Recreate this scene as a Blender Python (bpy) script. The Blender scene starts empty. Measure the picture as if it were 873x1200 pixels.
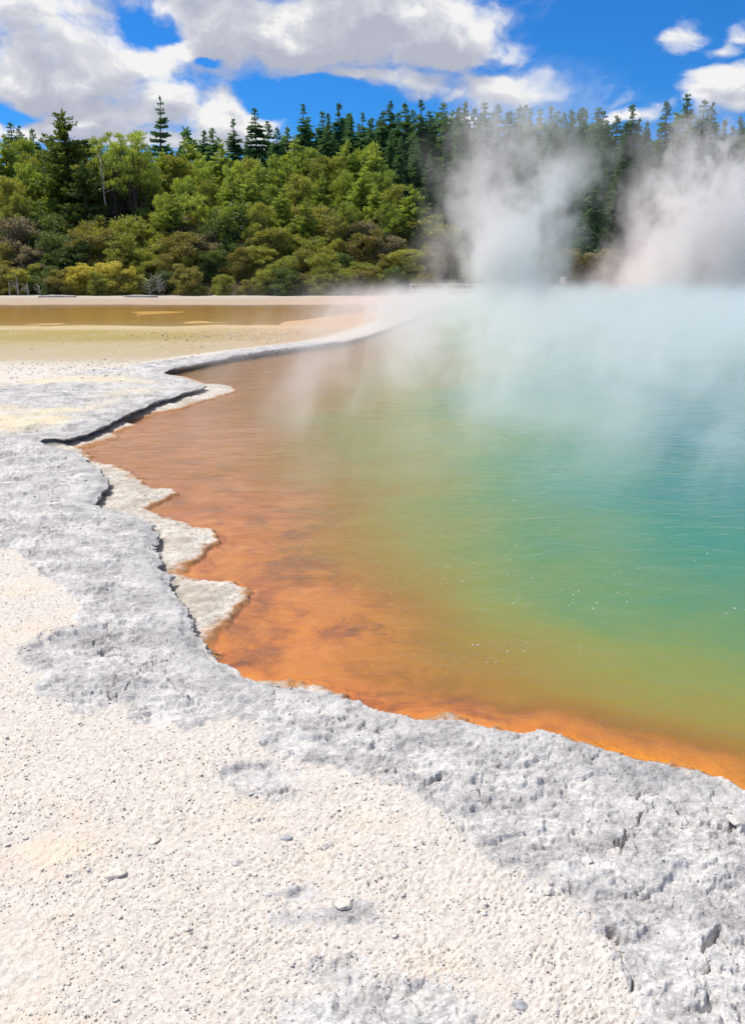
import bpy, math, random
import numpy as np
from math import radians, sin, cos, tan, pi
from mathutils import Vector

C = bpy.context.scene
COL = C.collection
rng = np.random.default_rng(11)
random.seed(5)

# ------------------------------------------------------------------ camera
H = 1.75
F = 1000.0
PITCH = radians(15.86)
cam = bpy.data.cameras.new("camera")
cam.sensor_fit = 'VERTICAL'; cam.sensor_height = 24.0; cam.lens = 24.0 * F / 1200.0
cam.clip_start = 0.05; cam.clip_end = 6000
co = bpy.data.objects.new("camera", cam); COL.objects.link(co)
co.location = (0, 0, H); co.rotation_euler = (pi / 2 - PITCH, 0, 0)
C.camera = co

def g(px, py, z=0.0):
    """photo pixel -> point on the level z"""
    a = (px - 436.5) / F; b = (600 - py) / F
    dy = cos(PITCH) + b * sin(PITCH); dz = -sin(PITCH) + b * cos(PITCH)
    t = (z - H) / dz
    return (a * t, dy * t)

def azel(px, py):
    a = (px - 436.5) / F; b = (600 - py) / F
    dy = cos(PITCH) + b * sin(PITCH); dz = -sin(PITCH) + b * cos(PITCH)
    return math.atan2(a, dy), math.atan2(dz, math.hypot(a, dy))

def at(px, py, Y):
    """photo pixel -> point at the depth Y"""
    a = (px - 436.5) / F; b = (600 - py) / F
    dy = cos(PITCH) + b * sin(PITCH); dz = -sin(PITCH) + b * cos(PITCH)
    t = Y / dy
    return (a * t, Y, H + dz * t)

# ------------------------------------------------------------------ sun, sky, exposure
SUN_V = Vector((-0.55, 0.30, 1.0)).normalized()
sun_el = math.asin(SUN_V.z); sun_az = math.atan2(SUN_V.x, SUN_V.y)
sl = bpy.data.lights.new("sun", 'SUN'); sl.energy = 4.2; sl.angle = radians(0.5); sl.color = (1.0, 0.95, 0.88)
so = bpy.data.objects.new("sun", sl); COL.objects.link(so)
so.rotation_euler = (-SUN_V).to_track_quat('-Z', 'Y').to_euler()
C.view_settings.view_transform = 'Standard'; C.view_settings.look = 'None'
C.view_settings.exposure = 0.09; C.view_settings.gamma = 1.0; C.view_settings.use_curve_mapping = False
C.cycles.volume_bounces = 6; C.cycles.max_bounces = 10; C.cycles.transparent_max_bounces = 16
C.cycles.diffuse_bounces = 3; C.cycles.glossy_bounces = 2; C.cycles.caustics_reflective = False; C.cycles.caustics_refractive = False
C.cycles.volume_step_rate = 1.0; C.cycles.volume_max_steps = 128
C.cycles.use_adaptive_sampling = True; C.cycles.adaptive_threshold = 0.03
C.cycles.use_denoising = True
C.cycles.sample_clamp_indirect = 6.0

class NT:
    """small helper for building node trees"""
    def __init__(s, tree):
        s.t = tree; s.n = tree.nodes; s.l = tree.links
    def node(s, typ, **kw):
        n = s.n.new(typ)
        for k, v in kw.items(): setattr(n, k, v)
        return n
    def put(s, sock, v):
        if v is None: return
        if isinstance(v, bpy.types.NodeSocket): s.l.new(v, sock)
        else:
            if isinstance(v, (tuple, list)) and len(v) == 3 and sock.type == 'RGBA': v = (*v, 1)
            sock.default_value = v
    def m(s, op, a, b=None, c=None, clamp=False):
        n = s.node('ShaderNodeMath', operation=op, use_clamp=clamp)
        s.put(n.inputs[0], a)
        if b is not None: s.put(n.inputs[1], b)
        if c is not None: s.put(n.inputs[2], c)
        return n.outputs[0]
    def v(s, op, a, b=None, scale=None):
        n = s.node('ShaderNodeVectorMath', operation=op)
        s.put(n.inputs[0], a)
        if b is not None: s.put(n.inputs[1], b)
        if scale is not None: s.put(n.inputs[3], scale)
        return n.outputs[0]
    def ss(s, x, lo, hi, to0=0.0, to1=1.0):
        n = s.node('ShaderNodeMapRange', interpolation_type='SMOOTHSTEP')
        s.put(n.inputs[0], x); s.put(n.inputs[1], lo); s.put(n.inputs[2], hi); s.put(n.inputs[3], to0); s.put(n.inputs[4], to1)
        return n.outputs[0]
    def lin(s, x, lo, hi, to0=0.0, to1=1.0):
        n = s.node('ShaderNodeMapRange')
        s.put(n.inputs[0], x); s.put(n.inputs[1], lo); s.put(n.inputs[2], hi); s.put(n.inputs[3], to0); s.put(n.inputs[4], to1)
        return n.outputs[0]
    def mix(s, f, a, b, mode='MIX'):
        n = s.node('ShaderNodeMix', data_type='RGBA', blend_type=mode)
        s.put(n.inputs[0], f); s.put(n.inputs[6], a); s.put(n.inputs[7], b)
        return n.outputs[2]
    def noise(s, vec, scale, detail=4, rough=0.55, dist=0.0, out=0):
        n = s.node('ShaderNodeTexNoise')
        if vec is not None: s.put(n.inputs['Vector'], vec)
        n.inputs['Scale'].default_value = scale; n.inputs['Detail'].default_value = detail
        n.inputs['Roughness'].default_value = rough; n.inputs['Distortion'].default_value = dist
        return n.outputs[out]
    def voro(s, vec, scale, feature='F1', out=0, rand=1.0):
        n = s.node('ShaderNodeTexVoronoi', feature=feature)
        if vec is not None: s.put(n.inputs['Vector'], vec)
        n.inputs['Scale'].default_value = scale; n.inputs['Randomness'].default_value = rand
        return n.outputs[out]
    def attr(s, name, out=2):
        n = s.node('ShaderNodeAttribute'); n.attribute_name = name
        return n.outputs[out]
    def xyz(s, x, y, z):
        n = s.node('ShaderNodeCombineXYZ'); s.put(n.inputs[0], x); s.put(n.inputs[1], y); s.put(n.inputs[2], z)
        return n.outputs[0]
    def sep(s, v):
        n = s.node('ShaderNodeSeparateXYZ'); s.put(n.inputs[0], v); return n.outputs
    def ramp(s, f, stops, interp='LINEAR'):
        n = s.node('ShaderNodeValToRGB'); cr = n.color_ramp; cr.interpolation = interp
        while len(cr.elements) > len(stops): cr.elements.remove(cr.elements[-1])
        while len(cr.elements) < len(stops): cr.elements.new(1.0)
        for e, (p, c) in zip(cr.elements, stops): e.position = p; e.color = (*c, 1)
        s.put(n.inputs[0], f); return n.outputs[0]
    def bump(s, h, strength=0.5, dist=0.01, normal=None):
        n = s.node('ShaderNodeBump'); n.inputs['Strength'].default_value = strength; n.inputs['Distance'].default_value = dist
        s.put(n.inputs['Height'], h)
        if normal is not None: s.put(n.inputs['Normal'], normal)
        return n.outputs[0]

# ---- world: Nishita sky and clouds placed by azimuth and elevation
W = bpy.data.worlds.new("World"); C.world = W; W.use_nodes = True
w = NT(W.node_tree); W.node_tree.nodes.clear()
grp = bpy.data.node_groups.new("cloud_density", 'ShaderNodeTree')
grp.interface.new_socket("P", in_out='INPUT', socket_type='NodeSocketVector')
grp.interface.new_socket("D", in_out='OUTPUT', socket_type='NodeSocketFloat')
G = NT(grp); gi = G.node('NodeGroupInput'); go = G.node('NodeGroupOutput')
P0 = gi.outputs[0]
wn = G.node('ShaderNodeTexNoise'); G.put(wn.inputs['Vector'], G.v('MULTIPLY', P0, (1, 1.5, 1))); wn.inputs['Scale'].default_value = 9; wn.inputs['Detail'].default_value = 5
warp = G.v('SCALE', G.v('SUBTRACT', wn.outputs[1], (.5, .5, .5)), scale=0.085)
P1 = G.v('ADD', P0, warp)
blobs = [(40, 30, 150, 45, 1.0), (130, 62, 110, 38, 1.0), (50, 88, 150, 36, 1.15), (300, 32, 150, 46, 1.25), (430, 25, 150, 42, 1.25), (545, 38, 62, 40, 1.1),
         (415, 92, 48, 22, .9), (480, 88, 60, 20, .9), (590, 98, 66, 24, 1.0), (530, 110, 30, 14, .8), (265, 140, 52, 36, 1.3), (60, 140, 190, 22, 1.1), (160, 118, 100, 30, 1.15),
         (210, 170, 140, 18, 1.1), (785, 50, 44, 20, 1.0), (845, 60, 28, 13, .85), (868, 38, 16, 12, .7), (860, 112, 52, 24, 1.3), (735, 138, 46, 8, 1.0), (545, 136, 40, 10, .8),
         (300, -60, 400, 45, 1.0), (700, -90, 200, 40, .8), (-300, 90, 260, 60, 1.0), (1150, 90, 160, 40, 1.0)]
holes = [(182, 20, 32, 13, .85), (12, 130, 26, 8, .9), (352, 112, 42, 15, 1.3), (250, 68, 12, 5, .6), (505, 122, 20, 10, .9), (730, 40, 40, 40, .4)]
acc = None
for i, (bx, by, rx, ry, wt) in enumerate(blobs + holes):
    az, el = azel(bx, by)
    dv = G.v('MULTIPLY', G.v('SUBTRACT', P1, (az, el, 0)), (F / rx, F / ry, 0))
    l = G.node('ShaderNodeVectorMath', operation='LENGTH'); G.put(l.inputs[0], dv)
    q = G.ss(l.outputs['Value'], 0.0, 1.75, wt, 0.0)
    if acc is None: acc = q
    elif i < len(blobs):
        n = G.node('ShaderNodeMath', operation='SMOOTH_MAX'); G.put(n.inputs[0], acc); G.put(n.inputs[1], q); n.inputs[2].default_value = .25; acc = n.outputs[0]
    else: acc = G.m('SUBTRACT', acc, q)
n1 = G.noise(G.v('MULTIPLY', P1, (1, 1.7, 1)), 14, 9, .58)
n2 = G.voro(G.v('ADD', G.v('MULTIPLY', P1, (1, 1.5, 1)), G.v('SCALE', G.noise(P0, 40, 4, .6, out=1), scale=.02)), 26, 'SMOOTH_F1')
den = G.m('ADD', acc, G.m('MULTIPLY', G.m('SUBTRACT', n1, .5), 1.7))
den = G.m('ADD', den, G.m('MULTIPLY', G.m('SUBTRACT', .42, n2), .35))
G.put(go.inputs[0], den)
tc = w.node('ShaderNodeTexCoord')
dx, dy_, dz_ = w.sep(w.v('NORMALIZE', tc.outputs['Generated']))
azn = w.m('ARCTAN2', dx, dy_); eln = w.m('ARCSINE', dz_)
Pw = w.xyz(azn, eln, 0.0)
def cd(vec):
    n = w.node('ShaderNodeGroup'); n.node_tree = grp; w.put(n.inputs[0], vec); return n.outputs[0]
D0 = cd(Pw); D1 = cd(w.v('ADD', Pw, (-0.006, 0.016, 0))); D2 = cd(w.v('ADD', Pw, (-0.012, 0.04, 0)))
mask = w.ss(D0, 0.30, 0.92)
lit = w.m('ADD', w.m('MULTIPLY', w.m('SUBTRACT', D0, D1), 1.3), w.m('MULTIPLY', w.m('SUBTRACT', D0, D2), 0.9))
thick = w.ss(D0, 0.62, 1.2)
shade = w.m('ADD', w.m('SUBTRACT', 0.80, w.m('MULTIPLY', thick, 0.78)), w.m('ADD', lit, w.m('MULTIPLY', w.m('SUBTRACT', w.noise(Pw, 22, 6, .6), .5), .9)), clamp=True)
ccol = w.ramp(shade, [(0.0, (4.4, 4.6, 5.4)), (0.35, (5.2, 5.4, 6.2)), (0.7, (6.4, 6.6, 7.1)), (1.0, (8.6, 8.5, 8.5))])
sky = w.node('ShaderNodeTexSky', sky_type='NISHITA'); sky.sun_disc = False; sky.sun_elevation = sun_el; sky.sun_rotation = sun_az
sky.altitude = 300; sky.air_density = 1.0; sky.dust_density = 0.3; sky.ozone_density = 2.0
skyc = w.mix(1.0, sky.outputs[0], (0.15, 0.62, 1.22), 'MULTIPLY')
up = w.ss(dz_, 0.35, 0.6)
skyc = w.mix(up, skyc, w.mix(1.0, sky.outputs[0], (0.9, 0.95, 1.0), 'MULTIPLY'))
colr = w.mix(mask, skyc, ccol)
colr = w.mix(w.m('MULTIPLY', w.ss(dz_, .33, .60), .62), colr, (5.4, 5.1, 4.8))   # unseen whitening overhead, added to make the blue fill light neutral
bg = w.node('ShaderNodeBackground'); w.put(bg.inputs[0], colr); bg.inputs[1].default_value = 0.1
wo = w.node('ShaderNodeOutputWorld'); w.l.new(bg.outputs[0], wo.inputs[0])
W.cycles.sampling_method = 'MANUAL'; W.cycles.sample_map_resolution = 1024

# ------------------------------------------------------------------ object helpers
def link(o, parent=None):
    COL.objects.link(o)
    if parent is not None: o.parent = parent
    return o
def tag(o, label=None, cat=None, group=None, kind=None):
    if label: o['label'] = label
    if cat: o['category'] = cat
    if group: o['group'] = group
    if kind: o['kind'] = kind
    return o
def empty(name, loc, rz=0.0, sc=(1, 1, 1)):
    o = bpy.data.objects.new(name, None); o.location = loc; o.rotation_euler = (0, 0, rz); o.scale = sc
    o.empty_display_size = .3
    return link(o)
def npmesh(name, V, Fc, mat, smooth=False, mats=None):
    """mesh from arrays; Fc is (n, k) with one k"""
    V = np.asarray(V, dtype=np.float32); Fc = np.asarray(Fc, dtype=np.int32)
    me = bpy.data.meshes.new(name)
    me.vertices.add(len(V)); me.vertices.foreach_set('co', V.ravel())
    k = Fc.shape[1]; n = len(Fc)
    me.loops.add(n * k); me.loops.foreach_set('vertex_index', Fc.ravel())
    me.polygons.add(n); me.polygons.foreach_set('loop_start', np.arange(0, n * k, k, dtype=np.int32))
    me.polygons.foreach_set('loop_total', np.full(n, k, dtype=np.int32))
    if smooth: me.polygons.foreach_set('use_smooth', np.ones(n, dtype=bool))
    me.update(calc_edges=True)
    if mat: me.materials.append(mat)
    return me
def fattr(me, name, arr):
    a = me.attributes.new(name, 'FLOAT', 'POINT'); a.data.foreach_set('value', np.asarray(arr, dtype=np.float32))
def mat(name):
    m_ = bpy.data.materials.new(name); m_.use_nodes = True; m_.node_tree.nodes.clear()
    t = NT(m_.node_tree); out = t.node('ShaderNodeOutputMaterial')
    return m_, t, out
def bsdf(t, out, col, rough=0.9, normal=None, spec=0.3):
    b = t.node('ShaderNodeBsdfPrincipled'); t.put(b.inputs['Base Color'], col); t.put(b.inputs['Roughness'], rough)
    b.inputs['Specular IOR Level'].default_value = spec
    if normal is not None: t.put(b.inputs['Normal'], normal)
    t.l.new(b.outputs[0], out.inputs[0]); return b

# ------------------------------------------------------------------ numpy noise
_r = np.random.default_rng(3)
_perm = np.concatenate([_r.permutation(1024)] * 3).astype(np.int64)
_ga = _r.random(1024) * 2 * pi; _gx = np.cos(_ga); _gy = np.sin(_ga); _rv = _r.random((1024, 4))
def hsh(ix, iy): return _perm[(_perm[ix & 1023] + (iy & 1023))]
def perlin(x, y):
    ix = np.floor(x).astype(np.int64); iy = np.floor(y).astype(np.int64)
    fx = x - ix; fy = y - iy
    u = fx * fx * fx * (fx * (fx * 6 - 15) + 10); v = fy * fy * fy * (fy * (fy * 6 - 15) + 10)
    def gr(a, b, X, Y):
        h = hsh(a, b); return _gx[h] * X + _gy[h] * Y
    a = gr(ix, iy, fx, fy); b = gr(ix + 1, iy, fx - 1, fy); c = gr(ix, iy + 1, fx, fy - 1); d = gr(ix + 1, iy + 1, fx - 1, fy - 1)
    return (a + u * (b - a) + v * (c - a + u * (a - b - c + d))) * 1.5
def fbm(x, y, f, oct=4, gain=.5, ridged=False, seed=0):
    s = np.zeros_like(x); amp = 1.0; tot = 0
    for o in range(oct):
        n = perlin(x * f + 17.3 * seed + o * 5.1, y * f - 9.7 * seed + o * 3.7)
        if ridged: n = 1 - 2 * np.abs(n)
        s += n * amp; tot += amp; amp *= gain; f *= 2.03
    return s / tot
def flakes(x, y, f, seed=0, sharp=14):
    """angular chips: every cell is a tilted little plate; returns height about 0..1"""
    x = x * f + seed * 31.7; y = y * f + seed * 13.1
    ix = np.floor(x).astype(np.int64); iy = np.floor(y).astype(np.int64)
    num = np.zeros(x.shape); den_ = np.zeros(x.shape)
    for ox in (-1, 0, 1):
        for oy in (-1, 0, 1):
            h = hsh(ix + ox, iy + oy); r4 = _rv[h]
            ddx = x - (ix + ox + r4[:, 0]); ddy = y - (iy + oy + r4[:, 1])
            d = ddx * ddx + ddy * ddy
            a = r4[:, 2] * 2 * pi
            hh = r4[:, 3] + 0.8 * (np.cos(a) * ddx + np.sin(a) * ddy) - d * .6
            w_ = np.exp(-sharp * d); num += w_ * hh; den_ += w_
    return num / np.maximum(den_, 1e-12)
def smooth(x, a, b):
    t = np.clip((x - a) / (b - a), 0, 1); return t * t * (3 - 2 * t)
def sdf(X, Y, poly):
    """signed distance (positive inside) and unit vector pointing towards the inside"""
    P = np.asarray(poly, float); n = len(P)
    best = np.full(X.shape, 1e9); nx = np.zeros(X.shape); ny = np.zeros(X.shape); ins = np.zeros(X.shape, bool)
    for i in range(n):
        a = P[i]; b = P[(i + 1) % n]; e = b - a; L = e @ e
        t = np.clip(((X - a[0]) * e[0] + (Y - a[1]) * e[1]) / L, 0, 1)
        qx = X - a[0] - t * e[0]; qy = Y - a[1] - t * e[1]; d = qx * qx + qy * qy
        k = d < best; best = np.where(k, d, best); nx = np.where(k, qx, nx); ny = np.where(k, qy, ny)
        c = ((a[1] > Y) != (b[1] > Y))
        if abs(e[1]) > 1e-12: ins ^= c & (X < (a[0] + (Y - a[1]) * e[0] / e[1]))
    d = np.sqrt(best); s = np.where(ins, 1.0, -1.0)
    inv = s / np.maximum(d, 1e-9)
    return d * s, nx * inv, ny * inv

# ------------------------------------------------------------------ shore lines (traced, then laid on their real levels)
WZ = -0.125
near_px = [(1500, 1150), (1150, 1010), (1000, 962), (930, 938), (873, 922), (840, 905), (800, 897), (765, 888), (740, 884), (700, 872), (660, 858), (630, 852), (600, 856), (570, 850),
           (540, 838), (500, 837), (460, 834), (430, 825), (410, 812), (380, 806), (340, 797), (300, 792), (272, 778)]
lip_px = near_px + [(255, 770), (243, 760), (247, 742), (238, 720), (226, 700), (212, 678), (201, 655), (193, 640), (196, 622), (189, 608), (172, 600), (150, 594),
          (128, 590), (117, 585), (131, 574), (134, 560), (118, 546), (100, 534), (85, 526), (60, 521), (46, 516), (52, 509), (78, 511), (100, 506), (122, 497), (143, 486), (165, 477), (186, 468), (202, 464), (215, 459), (232, 455), (241, 451), (226, 445), (204, 439), (190, 435), (200, 431), (232, 425), (270, 417), (320, 410), (360, 405), (400, 400),
          (425, 394), (455, 384), (485, 372), (520, 360), (570, 353.5)]
wat_px = near_px + [(270, 765), (262, 752), (263, 738), (276, 720), (290, 705), (288, 690), (270, 685), (240, 683), (223, 674), (223, 662), (240, 648), (256, 635),
          (250, 625), (222, 616), (204, 611), (184, 603), (172, 597), (186, 590), (206, 580), (202, 575), (180, 574), (166, 566), (154, 556), (136, 546), (116, 541),
          (102, 531), (96, 526), (100, 526), (120, 521), (140, 514), (146, 507), (165, 499), (162, 494), (180, 489), (195, 484), (215, 479), (235, 472), (250, 468), (261, 464), (276, 460), (273, 454), (256, 451), (244, 451), (232, 447), (212, 441), (208, 437), (236, 429), (272, 421), (320, 413.5), (360, 408.5), (402, 403),
          (428, 397), (458, 387), (488, 374), (524, 361.5), (572, 354.5)]
def outline(px, z):
    p = [g(a, b, z) for a, b in px]
    return p + [(60, 59 + z), (140, 45), (140, 0), (20, -6)]
LIP = outline(lip_px, 0.0); WAT = outline(wat_px, WZ)
crust_px = near_px[2:] + lip_px[len(near_px):-5] + [(330, 402), (250, 415), (190, 422), (90, 436), (0, 452), (-300, 452), (-700, 470), (-700, 645), (-200, 640), (0, 641), (40, 641), (64, 655), (40, 690),
            (70, 712), (58, 735), (64, 768), (78, 800), (130, 832), (205, 838), (262, 842), (322, 866), (392, 896), (440, 934), (500, 950), (565, 985), (640, 1030),
            (700, 1090), (738, 1150), (752, 1230), (1000, 1300), (1600, 1400)]
CRUST = [g(a, b, 0) for a, b in crust_px]

# depth of the spring: how far the bottom has dropped away (0 shallow orange rim .. 1 deep teal throat)
dep_px = [(873, 900, .06), (750, 872, .08), (600, 835, .10), (450, 805, .09), (350, 765, .05), (300, 700, .05), (250, 600, .05), (300, 560, .11), (200, 500, .03),
          (300, 470, .14), (400, 425, .12), (400, 700, .11), (450, 740, .15), (520, 790, .17), (600, 805, .26), (700, 835, .30), (850, 868, .28), (873, 840, .43),
          (450, 660, .27), (500, 720, .32), (600, 760, .44), (700, 790, .50), (800, 800, .55), (873, 780, .58), (430, 600, .34), (400, 560, .31), (350, 600, .17),
          (380, 640, .12), (500, 640, .42), (550, 700, .46), (650, 700, .57), (750, 720, .62), (873, 700, .68), (450, 540, .42), (420, 480, .38), (500, 580, .45),
          (550, 620, .53), (620, 620, .66), (700, 640, .7), (800, 640, .76), (873, 620, .84), (500, 500, .5), (600, 560, .68), (700, 560, .8), (800, 560, .9),
          (873, 520, 1), (600, 480, .78), (700, 450, .95), (800, 450, .97), (500, 430, .45), (600, 400, .8), (700, 400, .95), (450, 400, .2), (1100, 500, 1), (1100, 700, .8),
          (1100, 850, .5), (800, 370, 1), (600, 365, .7), (873, 385, 1), (1000, 400, 1)]
_dp = np.array([(*g(a, b, WZ), c) for a, b, c in dep_px])
def uv_(x, y): yy = np.maximum(y, .8); return np.arctan2(x, yy) * 1.6, np.log(yy)
_du, _dv = uv_(_dp[:, 0], _dp[:, 1])
def depthparam(x, y):
    u, v = uv_(x, y); num = np.zeros_like(x); den_ = np.zeros_like(x)
    for i in range(len(_dp)):
        d2 = (u - _du[i]) ** 2 + (v - _dv[i]) ** 2
        wgt = np.exp(-d2 / 0.018) + 1e-4 / (d2 + .02) ; num += wgt * _dp[i, 2]; den_ += wgt
    return num / den_
def water_s(x, y, d2):
    s = depthparam(x, y)
    s = s + 0.06 * fbm(x, y, .5, 3, seed=4) * smooth(s, .02, .2)
    return np.clip(np.minimum(s, np.maximum(d2, 0) * 0.9 + .0), 0, 1)

FAR = 60.0
# ------------------------------------------------------------------ ground: one sheet from behind the viewer to the horizon
ys = [-7.0, -4.0, -2.0, -1.0, -.3, .2, .6, .9, 1.1]
y = 1.2
while y < 18: ys.append(y); y += 0.0030 * y
while y < 90: ys.append(y); y += 0.0105 * y
while y < 2500: ys.append(y); y *= 1.13
ys = np.array(ys)
tc_ = np.linspace(-.64, .64, 960)
wing = 0.64 + 0.004 * (1.19 ** np.arange(1, 53) - 1) / .19
ts = np.concatenate([-wing[::-1], tc_, wing])
gy = 0.5 * (ys + np.sqrt(ys ** 2 + .6)) + .12 * np.exp(-np.maximum(ys, 0) * 2)
Xg = (gy[:, None] * ts[None, :]); Yg = np.repeat(ys[:, None], len(ts), 1)
shp = Xg.shape; X = Xg.ravel(); Y = Yg.ravel()
rd = np.sqrt(X * X + Y * Y)
nearw = smooth(rd, 70, 12)
jx = X + smooth(rd, 24, 14) * 0.05 * fbm(X, Y, 4, 5, .65, seed=1); jy = Y + smooth(rd, 24, 14) * 0.05 * fbm(X, Y, 4, 5, .65, seed=2)
rough_edge = smooth(rd, 30, 14) * (0.045 * fbm(X, Y, 7, 4, .6, seed=6))
d1, n1x, n1y = sdf(jx, jy, LIP)
d2, _, _ = sdf(jx + rough_edge, jy + rough_edge, WAT)
d1 = d1 + rough_edge * .6; d2 = d2 - .02 * smooth(rd, 3.9, 4.3)
dc, _, _ = sdf(X + .16 * fbm(X, Y, 1.5, 6, .62, seed=8), Y + .16 * fbm(X, Y, 1.5, 6, .62, seed=9), CRUST)
dc = np.minimum(dc, .22) + .42 * fbm(X * .8, Y, 1.1, 6, .62, seed=10) * smooth(-d1, .02, .30)
S = water_s(X, Y, d2)
# upper level
zone = smooth(rd, 3.75, 4.1) * smooth(rd, 9, 7)
d1 = d1 + zone * (.065 + .06 * fbm(X, Y, 5.5, 4, .6, seed=66))
for a_, b_, s_ in [(300, 905, .085), (318, 925, .06), (480, 1188, .11), (405, 1200, .10), (352, 1075, .025), (412, 1070, .045), (345, 1045, .02), (400, 1142, .04)]:
    x_, y_ = g(a_, b_, 0); dc = np.maximum(dc, s_ + .05 * fbm(X, Y, 14, 4, .6, seed=61) - np.hypot((X - x_) * .7, (Y - y_) * 1.2))
cr = smooth(dc, -.03, .02)
cracks = fbm(X, Y, 2.2, 5, .6, ridged=True, seed=12)
base = 0.02 * fbm(X, Y, .5, 3, seed=20)
crust_h = 0.0 + 0.014 * fbm(X, Y, 2.2, 4, .55, seed=21) + 0.006 * fbm(X, Y, 9.0, 5, .65, seed=22)
def plates(n_, k, sharp=.84):
    q = n_ * k; return (np.floor(q) + smooth(q - np.floor(q), sharp, 1.0)) / k
wx = X + .06 * fbm(X, Y, 7, 4, .65, seed=62); wy = Y + .06 * fbm(X, Y, 7, 4, .65, seed=63)
lay = smooth(rd, 22, 10)
crust_h += lay * (0.075 * plates(fbm(wx * .55, wy * 1.35, 1.8, 5, .5, seed=24), 6, .80) + 0.022 * plates(fbm(wx * .55, wy * 1.4, 5.5, 4, .55, seed=26), 4, .8)) 
crust_h -= .035 * smooth(np.abs(fbm(wx, wy, 1.6, 4, .55, seed=27)), .020, .0) * smooth(fbm(X, Y, 1.1, 2, seed=28), -.1, .15)
fine = smooth(rd, 9, 3.5)
crust_h *= .35 + .65 * smooth(-d1, .02, .28)
crust_h += fine * (0.006 * (flakes(X * .7, Y * 1.1, 30, 3, 30) - .4) + .0025 * fbm(X, Y, 60, 3, .7, seed=64))
grav_h = 0.004 * fbm(X, Y, 3, 4, seed=30) + fine * (0.0042 * flakes(.5 * (.79 * X + .62 * Y), 1.25 * (.79 * Y - .62 * X), 88, 1, 25) * (0.6 + .8 * smooth(fbm(X, Y, 5, 3, seed=33), -.3, .3)) + 0.005 * plates(fbm(X, Y, 7, 4, .6, seed=34), 3, .85))
zU = base + cr * crust_h + (1 - cr) * grav_h
# terraces and shore beyond the ledge
bandD = Y + 0.12 * X
terr = smooth(Y, 14.5, 19) * smooth(-d1, .6, 1.6)
zU = zU * (1 - terr) + terr * (-0.075 + 0.02 * fbm(X, Y, .25, 3, seed=40))
far_sh = smooth(Y, 46, 52)
zU = zU + far_sh * (0.10 + .03 * fbm(X, Y, .3, 4, seed=41))
hill = smooth(Y, 60, 120)
HILL = lambda x, y_: 5.5 * smooth(y_, 61, 112) + .9 * smooth(y_, 61.0, 64)
zU = zU + HILL(X, Y) + hill * .8 * fbm(X, Y, .05, 2, seed=42)
# lower level: white shelf, then the bottom of the spring
shelf = WZ + np.clip(-d2 * .10, 0, .02) + 0.030 * fbm(X, Y, 9, 5, .65, seed=50) * nearw * smooth(-d2, 0.0, .06) + .016 * smooth(-d2, 0, .03)
bottom = WZ - 0.012 - 0.40 * S * S - .02 * smooth(d2, 0, .12) + .010 * fbm(X, Y, 5, 4, .6, seed=51) * smooth(d2, .05, .3)
zL = np.where(d2 > 0, bottom, shelf)
zL = np.where(Y > 52, np.minimum(zL, WZ - .05), zL)
Wp = 0.10 + 0.007 * rd + smooth(rd, 20, 8) * .03 * fbm(X, Y, 4, 2, seed=55)
u = d1 / Wp
hgt = zU - zL
prof_u = np.array([-9, 0, .12, .3, .45, .62, .8, 1.0, 9]); prof_z = np.array([0, 0, .06, .28, .42, .55, .85, 1.0, 1.0]); prof_o = np.array([0, 0, .0, .0, -.25, -.85, -.95, -.25, 0])
# profile: rounded lip, undercut, foot
zf = np.interp(u, prof_u, prof_z)
off = np.interp(u, [-9, 0, .15, .35, .5, .65, .8, 1.0, 1.8, 9], [0, 0, -.10, -.30, -.62, -1.05, -1.25, -.8, 0, 0]) * Wp
Z = zU * (1 - zf) + zL * zf
Z = np.where(u < 0, zU - 0.02 * smooth(u, -.5, 0), Z - .02 * (1 - zf))
midf = smooth(u, 0.05, .3) * smooth(u, 1.1, .8)
off = off + midf * smooth(rd, 20, 8) * .055 * fbm(X * 1.0 + Z * 3, Y * 1.0 + Z * 9, 7, 3, seed=56)
X2 = X + n1x * off; Y2 = Y + n1y * off
V = np.stack([X2, Y2, Z], 1)
R_, K_ = shp
idx = np.arange(R_ * K_).reshape(R_, K_)
Q = np.stack([idx[:-1, :-1], idx[:-1, 1:], idx[1:, 1:], idx[1:, :-1]], -1).reshape(-1, 4)

gm, t, out = mat("sinter_and_shore")
pos = t.node('ShaderNodeNewGeometry').outputs['Position']
a_cr = t.attr('crust'); a_d1 = t.attr('lip'); a_d2 = t.attr('shore'); a_s = t.attr('deep'); a_y = t.attr('ydist'); a_terr = t.attr('terrace')
# loose gravel
dn = t.node('ShaderNodeMapping'); dn.inputs['Rotation'].default_value = (0, 0, radians(-38)); dn.inputs['Scale'].default_value = (.5, 1.25, 1); t.put(dn.inputs['Vector'], pos)
v1 = t.voro(pos, 85, out=1); vg = t.sep(v1)[0]
grav = t.mix(vg, (.57, .522, .477), (.72, .665, .612))
grav = t.mix(t.ss(t.noise(pos, 1.6, 5, .6), .52, .70), grav, (.72, .61, .50))
grav = t.mix(t.m('MULTIPLY', t.ss(t.noise(dn.outputs[0], 60, 5, .7), .58, .72), .55), grav, (.40, .385, .38))
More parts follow.
